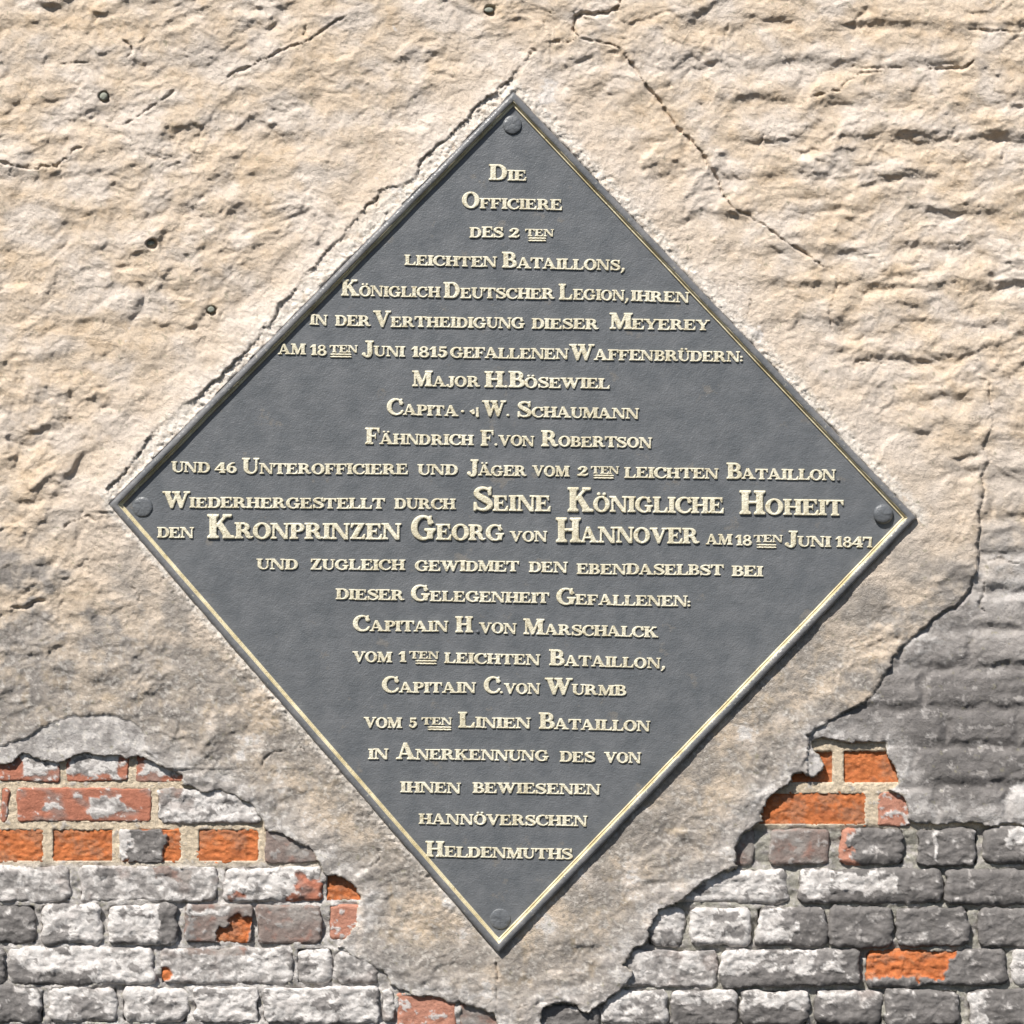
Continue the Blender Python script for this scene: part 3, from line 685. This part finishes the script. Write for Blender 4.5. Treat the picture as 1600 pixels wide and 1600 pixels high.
# ------------------------------------------------------------------ lettering : own serif alphabet from signed distances
ST, TH, SV = .235, .085, .085      # stem, thin stroke, serif thickness
def g_box(x0, y0, x1, y1): return lambda x, y: np.maximum(np.maximum(x0-x, x-x1), np.maximum(y0-y, y-y1))
def g_poly(pts): return lambda x, y: sdf_poly(x, y, pts)[0]
def g_ell(cx, cy, rx, ry): return lambda x, y: (np.hypot((x-cx)/rx, (y-cy)/ry)-1)*min(rx, ry)
def g_stroke(pts, closed=False):     # x, y, half-width
    P_ = [np.array(p) for p in pts]; n = len(P_); out = []
    for i in range(n-1):
        p0 = P_[max(i-1, 0)]; p1 = P_[i]; p2 = P_[i+1]; p3 = P_[min(i+2, n-1)]
        for t in np.linspace(0, 1, 5)[:-1]:
            out.append(.5*((2*p1)+(-p0+p2)*t+(2*p0-5*p1+4*p2-p3)*t*t+(-p0+3*p1-3*p2+p3)*t**3))
    out.append(P_[-1])
    def f(x, y):
        best = np.full(np.shape(x), 9.0)
        for a, b in zip(out[:-1], out[1:]):
            ex, ey = b[0]-a[0], b[1]-a[1]; L = ex*ex+ey*ey+1e-12
            t = np.clip(((x-a[0])*ex+(y-a[1])*ey)/L, 0, 1)
            best = np.minimum(best, np.hypot(x-a[0]-t*ex, y-a[1]-t*ey)-(a[2]+(b[2]-a[2])*t))
        return best
    return f
def U_(*fs): return lambda x, y: np.minimum.reduce([f(x, y) for f in fs])
def D_(a, *bs): return lambda x, y: np.maximum(a(x, y), -np.minimum.reduce([b(x, y) for b in bs]))
def I_(a, b): return lambda x, y: np.maximum(a(x, y), b(x, y))
def serif(x0, x1, y, up):         # bracketed slab
    s = 1 if up else -1; m = .05
    return g_poly([(x0, y), (x1, y), (x1, y+s*SV*.8), (x1-m, y+s*(SV+.02)), (x0+m, y+s*(SV+.02)), (x0, y+s*SV*.8)])
def stem(x, wd=ST, top=True, bot=True, o=.09):
    fs = [g_box(x, 0, x+wd, 1)]
    if bot: fs += [serif(x-o, x+wd+o, 0, True), g_poly([(x-.045, SV), (x+wd+.045, SV), (x+wd, SV+.07), (x, SV+.07)])]
    if top: fs += [serif(x-o, x+wd+o, 1, False), g_poly([(x-.045, 1-SV), (x+wd+.045, 1-SV), (x+wd, 1-SV-.07), (x, 1-SV-.07)])]
    return U_(*fs)
def bowl(x, y0, y1, w_, t=.2, th=TH):
    cy, ry = (y0+y1)/2, (y1-y0)/2
    outer = U_(I_(g_ell(x, cy, w_, ry), g_box(x, 0, 2, 1)), g_box(x-.12, y0, x+.02, y1))
    outer = I_(U_(g_box(x-.12, y0, x+w_*.35, y1), g_ell(x+w_*.3, cy, w_*.7, ry)), g_box(x-.12, y0-.01, x+w_+.01, y1+.01))
    iw = w_-t
    inner = U_(g_box(x-.2, y0+th, x+iw*.45, y1-th), g_ell(x+iw*.4, cy, iw*.6, ry-th))
    return D_(outer, inner)
def arms(x, w_, ys, o=.12):
    fs = []
    for k, (y, ww, kind) in enumerate(ys):
        if kind == 't': fs += [g_box(x, 1-SV, x+ww, 1), g_poly([(x+ww-.14, 1-SV+.01), (x+ww, 1), (x+ww, .70), (x+ww-.045, .70)])]
        if kind == 'b': fs += [g_box(x, 0, x+ww, SV), g_poly([(x+ww-.16, SV-.01), (x+ww, 0), (x+ww+.02, .33), (x+ww-.03, .33)])]
        if kind == 'm': fs += [g_box(x, y-.04, x+ww, y+.045), g_poly([(x+ww-.07, y), (x+ww, y+.17), (x+ww, y-.17)])]
    return U_(*fs)
def diag(x0, x1, wd, y0=0, y1=1):  # parallelogram, x0 bottom-left, x1 top-left
    return g_poly([(x0, y0), (x0+wd, y0), (x1+wd, y1), (x1, y1)])
def dots(cx, r=.085, dx=.16): return U_(g_ell(cx-dx, 1.17, r, r), g_ell(cx+dx, 1.17, r, r))
O_ = D_(g_ell(.46, .5, .46, .52), g_ell(.46, .5, .235, .44))
A_ = D_(U_(g_poly([(.36, 1.02), (.52, 1.02), (.93, 0), (.68, 0), (.40, .80), (.17, 0), (.08, 0)]), g_box(.22, .28, .66, .36), serif(-.03, .27, 0, True), serif(.55, 1.02, 0, True)), g_poly([(0, -1), (0, -.001), (1, -.001), (1, -1)]))
U_G = U_(D_(U_(g_box(.09, .34, .09+ST, 1), g_box(.72, .34, .72+TH, 1), I_(g_ell(.45, .36, .36, .38), g_box(0, -.1, 1, .36))), g_ell(.51, .36, .205, .30), g_box(.31, .34, .72, 1.1)), serif(0, .40, 1, False), serif(.62, .90, 1, False))
S_ = U_(g_stroke([(.70, .74, .030), (.62, .89, .042), (.42, .965, .045), (.22, .90, .07), (.14, .76, .092), (.22, .63, .108), (.42, .51, .118), (.62, .38, .11), (.69, .24, .095), (.60, .10, .07), (.40, .035, .045), (.19, .10, .042), (.09, .27, .030)]),
        g_poly([(.64, .66), (.72, .66), (.73, 1.0), (.66, 1.0), (.58, .90)]), g_poly([(.05, .34), (.13, .34), (.20, .12), (.11, 0), (.05, 0)]))
C_ = U_(D_(g_ell(.47, .5, .47, .52), g_ell(.53, .5, .30, .435), g_box(.62, .27, 1.2, .70), g_box(.88, -.1, 1.2, 1.1)), g_poly([(.70, .66), (.82, .62), (.83, 1.0), (.76, 1.0), (.66, .88)]), g_stroke([(.62, .05, .05), (.76, .12, .045), (.85, .27, .03)]))
G_ = U_(D_(g_ell(.47, .5, .47, .52), g_ell(.52, .5, .29, .435), g_box(.60, .36, 1.2, .70), g_box(.90, -.1, 1.2, 1.1)), g_poly([(.70, .66), (.81, .62), (.82, 1.0), (.75, 1.0), (.66, .88)]), g_box(.66, .04, .87, .42), serif(.55, .98, .46, False))
P_b = bowl(.29, .44, 1, .46)
N_ = U_(g_box(.10, 0, .10+TH, 1), g_box(.80, 0, .80+TH, 1), g_poly([(.06, 1), (.31, 1), (.885, .0), (.885, -.02), (.70, -.02)]), serif(0, .29, 0, True), serif(-.02, .28, 1, False), serif(.70, .98, 1, False))
M_ = U_(g_box(.10, 0, .10+TH, 1), stem(.82), g_poly([(.07, 1), (.31, 1), (.60, .22), (.52, 0), (.44, 0)]), g_poly([(.46, 0), (.55, 0), (.90, 1), (.80, 1)]), serif(0, .29, 0, True), serif(-.01, .24, 1, False))
V_ = U_(g_poly([(.05, 1), (.30, 1), (.56, .25), (.50, -.02), (.42, -.02)]), g_poly([(.42, -.02), (.52, -.02), (.86, 1), (.76, 1)]), serif(-.03, .38, 1, False), serif(.66, .95, 1, False))
W_ = U_(g_poly([(.05, 1), (.29, 1), (.50, .28), (.44, -.02), (.37, -.02)]), g_poly([(.37, -.02), (.47, -.02), (.68, .66), (.64, .86)]), g_poly([(.53, 1), (.77, 1), (.98, .28), (.92, -.02), (.85, -.02)]), g_poly([(.85, -.02), (.95, -.02), (1.25, 1), (1.15, 1)]), serif(-.03, .37, 1, False), serif(.46, .84, 1, False), serif(1.05, 1.36, 1, False))
K_ = U_(stem(.09), g_poly([(.28, .38), (.28, .50), (.70, 1), (.82, 1)]), g_poly([(.37, .56), (.52, .70), (.96, 0), (.68, 0)]), serif(.60, .92, 1, False), serif(.60, 1.03, 0, True))
R_ = U_(stem(.09), bowl(.29, .46, 1, .46), g_stroke([(.42, .48, .07), (.56, .42, .10), (.65, .28, .11), (.70, .13, .10), (.80, .06, .06), (.92, .10, .03)]))
GL = {
 'I': (stem(.09), .395), 'H': (U_(stem(.09), stem(.66), g_box(.2, .46, .8, .55)), .965),
 'E': (U_(stem(.09), arms(.2, 0, [(1, .56, 't'), (.51, .36, 'm'), (0, .62, 'b')])), .85), 'F': (U_(stem(.09), arms(.2, 0, [(1, .56, 't'), (.49, .36, 'm')])), .78),
 'L': (U_(stem(.09), arms(.2, 0, [(0, .58, 'b')])), .81), 'T': (U_(stem(.34, top=False), g_box(.03, 1-SV, .87, 1), g_poly([(.0, .68), (.05, .68), (.17, .93), (.03, 1), (0, 1)]), g_poly([(.90, .68), (.85, .68), (.73, .93), (.87, 1), (.90, 1)])), .9),
 'D': (U_(stem(.09), bowl(.29, 0, 1, .60, .215)), .89), 'P': (U_(stem(.09), P_b), .76), 'B': (U_(stem(.09), bowl(.29, .5-.04, 1, .44, .19), bowl(.29, 0, .54, .51, .20)), .80),
 'R': (R_, .95), 'O': (O_, .92), 'C': (C_, .87), 'G': (G_, .98), 'S': (S_, .78), 'U': (U_G, .9), 'V': (V_, .93), 'W': (W_, 1.34), 'N': (N_, .98), 'M': (M_, 1.13), 'A': (A_, 1.0),
 'K': (K_, 1.03), 'Z': (U_(g_box(.08, 1-SV, .74, 1), g_box(.04, 0, .78, SV), g_poly([(.04, 0), (.30, 0), (.76, 1), (.50, 1)]), g_poly([(.06, .72), (.11, .72), (.22, .95), (.08, 1)]), g_poly([(.80, .30), (.75, .30), (.62, .05), (.78, 0)])), .82),
 'Y': (U_(g_box(.36, 0, .36+ST, .48), serif(.26, .68, 0, True), g_poly([(.05, 1), (.30, 1), (.57, .50), (.50, .38), (.38, .42)]), g_poly([(.50, .42), (.56, .40), (.88, 1), (.78, 1)]), serif(-.03, .38, 1, False), serif(.68, .97, 1, False)), .94),
 'J': (U_(g_box(.34, .15, .34+ST, 1), serif(.22, .66, 1, False), g_stroke([(.455, .22, .105), (.42, .06, .09), (.28, -.02, .055), (.14, .05, .05)]), g_ell(.12, .13, .10, .10)), .64),
 '1': (U_(g_box(.20, 0, .20+ST, 1), serif(.10, .52, 0, True), g_poly([(.0, .72), (.22, .78), (.25, 1), (.2, 1)])), .53),
 '2': (U_(g_stroke([(.10, .74, .07), (.22, .92, .05), (.42, .94, .07), (.54, .76, .11), (.44, .50, .09), (.24, .26, .06), (.08, .06, .04)]), g_stroke([(.06, .09, .09), (.24, .12, .09), (.44, .08, .10), (.62, .14, .05), (.66, .26, .03)]), g_ell(.13, .74, .11, .11)), .70),
 '4': (U_(g_box(.42, 0, .42+ST, 1), serif(.32, .74, 0, True), g_poly([(.42, 1), (.64, 1), (.10, .32), (.0, .32)]), g_box(.0, .24, .76, .34)), .77),
 '5': (U_(g_box(.14, 1-.16, .58, 1), g_box(.12, .50, .20, 1), g_stroke([(.16, .55, .04), (.34, .62, .06), (.50, .48, .10), (.53, .30, .11), (.42, .10, .08), (.24, .04, .06), (.10, .14, .05)]), g_ell(.12, .19, .10, .10)), .66),
 '6': (U_(D_(g_ell(.36, .30, .34, .33), g_ell(.37, .30, .13, .24)), g_stroke([(.12, .36, .10), (.16, .62, .10), (.32, .88, .06), (.52, .96, .04)])), .72),
 '7': (U_(g_box(.06, .84, .62, 1), g_poly([(.0, .62), (.05, .62), (.14, .86), (.06, 1), (.0, 1)]), g_poly([(.42, .0), (.60, .0), (.66, 1), (.50, 1)]), serif(.32, .68, 0, True)), .70),
 '8': (U_(D_(g_ell(.34, .75, .27, .26), g_ell(.34, .75, .12, .175)), D_(g_ell(.35, .26, .33, .29), g_ell(.35, .26, .15, .19))), .70),
 '.': (g_ell(.11, .10, .10, .10), .22), ':': (U_(g_ell(.11, .10, .09, .09), g_ell(.11, .46, .09, .09)), .22),
 ',': (U_(g_stroke([(.20, .13, .10), (.17, -.05, .065), (.04, -.24, .025)])), .30),
 '*': (U_(g_poly([(.02, .62), (.28, .80), (.34, .62), (.36, .36), (.22, .30)]), g_poly([(.46, .95), (.60, .98), (.62, .05), (.50, .0), (.44, .12), (.50, .5)])), .66),
}
GL['Ö'] = (U_(O_, dots(.46)), .92); GL['Ä'] = (U_(A_, dots(.46, .075)), 1.0); GL['Ü'] = (U_(U_G, dots(.45)), .9)
RES = 30
_cache = {}
def glyph(ch):
    if ch in _cache: return _cache[ch]
    f, wd = GL[ch]; s = 1.0/RES
    xs = np.arange(-.10, wd+.14, s); ys = np.arange(-.34 if ch in ',J' else -.07, (1.31 if ch in 'ÖÄÜ' else 1.08), s)
    GX, GY = np.meshgrid(xs, ys); d = f(GX, GY)-.026
    d = np.where(np.abs(d) < 1e-5, 1e-5, d)
    V, F, W2 = [], [], []; key = {}
    def vid(k, x, y, v):
        if k not in key: key[k] = len(V); V.append((x, y, v))
        return key[k]
    ny, nx = d.shape
    for j in range(ny-1):
        for i in range(nx-1):
            if min(d[j, i], d[j+1, i], d[j, i+1], d[j+1, i+1]) > 0: continue
            if max(d[j, i], d[j+1, i], d[j, i+1], d[j+1, i+1]) < 0:
                F.append([vid((jj, ii_), xs[ii_], ys[jj], d[jj, ii_]) for jj, ii_ in ((j, i), (j, i+1), (j+1, i+1), (j+1, i))]); continue
            for tri in (((j, i), (j, i+1), (j+1, i+1)), ((j, i), (j+1, i+1), (j+1, i))):
                poly = []; rim = []
                for a in range(3):
                    A, Bq = tri[a], tri[(a+1) % 3]; da, db = d[A], d[Bq]
                    if da < 0: poly.append(vid(A, xs[A[1]], ys[A[0]], da))
                    if (da < 0) != (db < 0):
                        t = da/(da-db); k = (min(A, Bq), max(A, Bq))
                        v = vid(k, xs[A[1]]+(xs[Bq[1]]-xs[A[1]])*t, ys[A[0]]+(ys[Bq[0]]-ys[A[0]])*t, 0.0)
                        poly.append(v); rim.append((v, da < 0))
                if len(poly) >= 3: F.append(poly)
                if len(rim) == 2:
                    a, b = rim
                    W2.append((a[0], b[0]) if a[1] else (b[0], a[0]))
    V = np.array(V); n = len(V)
    z = np.where(V[:, 2] >= 0, .5, .5+.5*np.sqrt(np.clip(1-(1-np.clip(-V[:, 2]/.055, 0, 1))**2, 0, 1)))
    T = np.stack([V[:, 0], V[:, 1], z], 1)
    low = T.copy(); low[:, 2] = -.25
    cen = V[:, :2]
    rimv = sorted({v for e_ in W2 for v in e_}); mp = {v: n+k for k, v in enumerate(rimv)}
    allv = np.concatenate([T, low[rimv]])
    FF = F+[[a, mp[a], mp[b], b] for a, b in W2]
    _cache[ch] = (allv, FF, wd); return _cache[ch]

NOPAINT = []
def word(text, x0, x1, yb0, yb1, cap=24.5, small=16.0, first=True, hgt=2.4, mat=None):
    """first letter as a large capital if first, the others small capitals; fitted between x0 and x1"""
    items = []; x = 0.0
    for k, ch in enumerate(text):
        hsz = cap if (first and k == 0) else small
        V, F, wd = glyph(ch)
        wf = 1.0 if hsz == cap else 1.12
        items.append((V, F, x, hsz, wf)); x += hsz*wf*(wd+.03)
    tot = x-hsz*wf*.03; k = (x1-x0)/tot
    VS, FS = [], []; n = 0
    for V, F, xo, hsz, wf in items:
        jx, jy, js = rng.uniform(-.25, .25), rng.uniform(-.3, .3), rng.uniform(.98, 1.03); jr = rng.uniform(-.012, .012)
        lx = V[:, 0]*hsz*wf*k*js+V[:, 1]*hsz*jr; px = x0+xo*k+lx+jx
        py = yb0+(yb1-yb0)*(px-x0)/max(x1-x0, 1)-V[:, 1]*hsz*js+jy
        fh = field_h(px, py).mean(); rim_r = 1+.08*fbm(px/5, py/5, 1200, 2)
        hz = fh+V[:, 2]*hgt*rim_r*(1.2 if hsz > 30 else 1.0)
        VS.append(world(px, py, hz)); FS += [[v+n for v in reversed(f)] for f in F]; n += len(V)
    ob = make_mesh('inscription_word', np.concatenate(VS), FS, mat or M_GOLD, plaque)
    return ob
def bars(x0, x1, ya, yb, slope=.012):
    for yy, t in ((ya, 1.3), (yb, 1.3)):
        V, F = [], []; n = 12
        for i in range(n+1):
            px = x0+(x1-x0)*i/n; py = yy+(px-x0)*slope+.25*math.sin(i*2.1); b = field_h(px, py)
            tt = t*(.6 if i in (0, n) else 1)
            for (o, h) in ((-tt, -.5), (-tt, 1.2), (-tt*.5, 2.0), (tt*.5, 2.0), (tt, 1.2), (tt, -.5)):
                V.append(world(px, py+o, float(b)+h))
        for i in range(n):
            for k in range(5): a = i*6+k; F.append((a, a+1, a+7, a+6))
        F.append(tuple(range(6))); F.append(tuple(n*6+5-k for k in range(6)))
        make_mesh('underline', np.array(V), F, M_GOLD, plaque)
Wd = word
def small(t, x0, x1, y0, y1, h=16.0): return word(t, x0, x1, y0, y1, small=h, first=False)
def sup(x0, x1, yb, bx0, bx1, ya, yb2):
    word('TEN', x0, x1, yb, yb+.5, small=11.0, first=False, hgt=2.0); bars(bx0, bx1, ya, yb2)
Wd('DIE', 764.5, 823, 281.3, 282.4)
Wd('OFFICIERE', 722.5, 878, 325, 328.3)
small('DES', 734, 787, 371, 371.3); small('2', 796, 812, 371.5, 371.5, 14.5); sup(821, 865, 369, 825, 853, 372.2, 376)
small('LEICHTEN', 632.5, 775.5, 414.2, 417.5, 15.5); Wd('BATAILLONS,', 785, 976, 418.4, 422.8)
Wd('KÖNIGLICH', 533.7, 687.5, 462.3, 465); Wd('DEUTSCHER', 694, 866, 465.6, 467.6); Wd('LEGION,', 874, 982, 468, 469.8); small('IHREN', 986, 1077, 470.5, 473)
small('IN', 484, 512, 507.5, 508.5); small('DER', 524, 579, 508.7, 510); Wd('VERTHEIDIGUNG', 584.5, 819, 510.5, 513.2); small('DIESER', 831, 935, 513.6, 514.6); Wd('MEYEREY', 953, 1108.5, 514.2, 516.2)
small('AM', 435.5, 477, 553.7, 554.2); small('18', 484.5, 510.5, 555, 555.3); sup(515.7, 559, 550.5, 515.5, 549, 553.6, 557.4); Wd('JUNI', 565.5, 632.5, 556.6, 557.6); small('1815', 642.5, 698.7, 558, 558.4)
small('GEFALLENEN', 703.7, 888, 559, 561.5); Wd('WAFFENBRÜDERN:', 890.5, 1161, 562, 565.7)
Wd('MAJOR', 644.7, 749.4, 603.7, 604.8); Wd('H.', 757.8, 793, 605.2, 605.5); Wd('BÖSEWIEL', 795.3, 953, 605.6, 607.5)
Wd('CAPITA', 605.3, 715.6, 648, 650.4); small('.', 720.5, 725.5, 644.5, 644.5); small('*', 733.5, 749, 652.5, 652.5, 15.5); Wd('W.', 754.7, 796, 650.6, 650.8); Wd('SCHAUMANN', 807.8, 998.4, 651.5, 654.7)
Wd('FÄHNDRICH', 571, 740, 693.7, 696); Wd('F.', 751.5, 777, 696.5, 696.7); small('VON', 779.7, 835, 696.5, 697.2); Wd('ROBERTSON', 846, 1018.7, 697.5, 700)
small('UND', 268, 328, 737.5, 738.7); small('46', 336, 370, 738.6, 739); Wd('UNTEROFFICIERE', 378.7, 637.5, 740.3, 741.5); small('UND', 652.5, 715.5, 741.7, 742.2); Wd('JÄGER', 730, 822.5, 743, 744)
small('VOM', 832.5, 889, 744, 744.6); small('2', 902.5, 918.5, 743.8, 743.8, 14.5); sup(923.7, 967, 740, 927, 959, 743, 746.8); small('LEICHTEN', 976, 1123, 746.5, 748); Wd('BATAILLON', 1136, 1305.5, 748, 750.8); word('.', 1308, 1312.5, 751.5, 751.5, first=False, mat=M_PLATE)
Wd('WIEDERHERGESTELLT', 255.7, 601.7, 793.2, 795.2); small('DURCH', 616.7, 711.7, 795, 796)
BIG = dict(cap=37.0, small=24.0, hgt=2.9)
Wd('SEINE', 739, 860.7, 797.6, 799.4, **BIG); Wd('KÖNIGLICHE', 887.5, 1131, 799.2, 802.4, **BIG); Wd('HOHEIT', 1156.4, 1318, 803.4, 805.8, **BIG)
small('DEN', 245.7, 302.5, 840, 840.8); Wd('KRONPRINZEN', 324.5, 626, 841.2, 843, **BIG); Wd('GEORG', 643, 787, 843.2, 844.8, **BIG); small('VON', 797.5, 855, 845.8, 846.5); Wd('HANNOVER', 869.5, 1093, 847.3, 849.6, **BIG)
small('AM', 1103.4, 1144, 851, 851.4); small('18', 1149, 1175, 852, 852.4); sup(1178, 1223, 847, 1182, 1213, 851.3, 855.2); Wd('JUNI', 1226, 1298, 853.6, 854.6); small('1847', 1305.5, 1363, 854.8, 855.4)
small('UND', 401, 465.5, 889.3, 890); small('ZUGLEICH', 485, 632.8, 890, 891); small('GEWIDMET', 648.5, 811, 892, 893.2); small('DEN', 826.7, 886, 894, 894.8); small('EBENDASELBST', 901.5, 1130.4, 896.8, 899.2); small('BEI', 1143.5, 1192, 900.2, 901)
small('DIESER', 525, 632, 936.6, 938); Wd('GELEGENHEIT', 642.5, 858.7, 938.7, 942.4); Wd('GEFALLENEN:', 870, 1079, 944.3, 948)
Wd('CAPITAIN', 552, 699.7, 986, 987); Wd('H', 712, 738, 988, 988.2); word('.', 744, 748.5, 988.6, 988.6, first=False, mat=M_PLATE); small('VON', 749.5, 807, 989.3, 990.2); Wd('MARSCHALCK', 818.6, 1028, 991, 996)
small('VOM', 552, 612.5, 1034.3, 1035); small('1', 623, 635, 1034.5, 1034.6); sup(640, 685.5, 1029, 649, 682, 1032.6, 1036.8); small('LEICHTEN', 694.5, 843.8, 1035.8, 1039.4); Wd('BATAILLON,', 858.7, 1039, 1039.8, 1044.8)
Wd('CAPITAIN', 597.7, 743.5, 1082, 1083); Wd('C.', 756.6, 786, 1083.4, 1083.6); small('VON', 788, 843.8, 1083.7, 1084.6); Wd('WURMB', 853, 978, 1085, 1087)
small('VOM', 569, 628, 1137, 1137.4); small('5', 639, 651.5, 1137.2, 1137.4, 15); sup(659, 706.5, 1132, 668, 705, 1136.2, 1139.8); Wd('LINIEN', 716.7, 828.8, 1137, 1138.2); Wd('BATAILLON', 842.5, 1016, 1138.8, 1142.8)
small('IN', 575.6, 607, 1186, 1186.3); Wd('ANERKENNUNG', 620, 857, 1186.4, 1189); small('DES', 875, 930, 1190.3, 1191.3); small('VON', 945, 1001.5, 1191.6, 1192.8)
small('IHNEN', 625.7, 720, 1238, 1239.5); small('BEWIESENEN', 738.7, 938.5, 1238.9, 1241.5)
small('HANNÖVERSCHEN', 654.5, 917.5, 1287.5, 1291)
Wd('HELDENMUTHS', 665.5, 894.5, 1338.7, 1342.8)
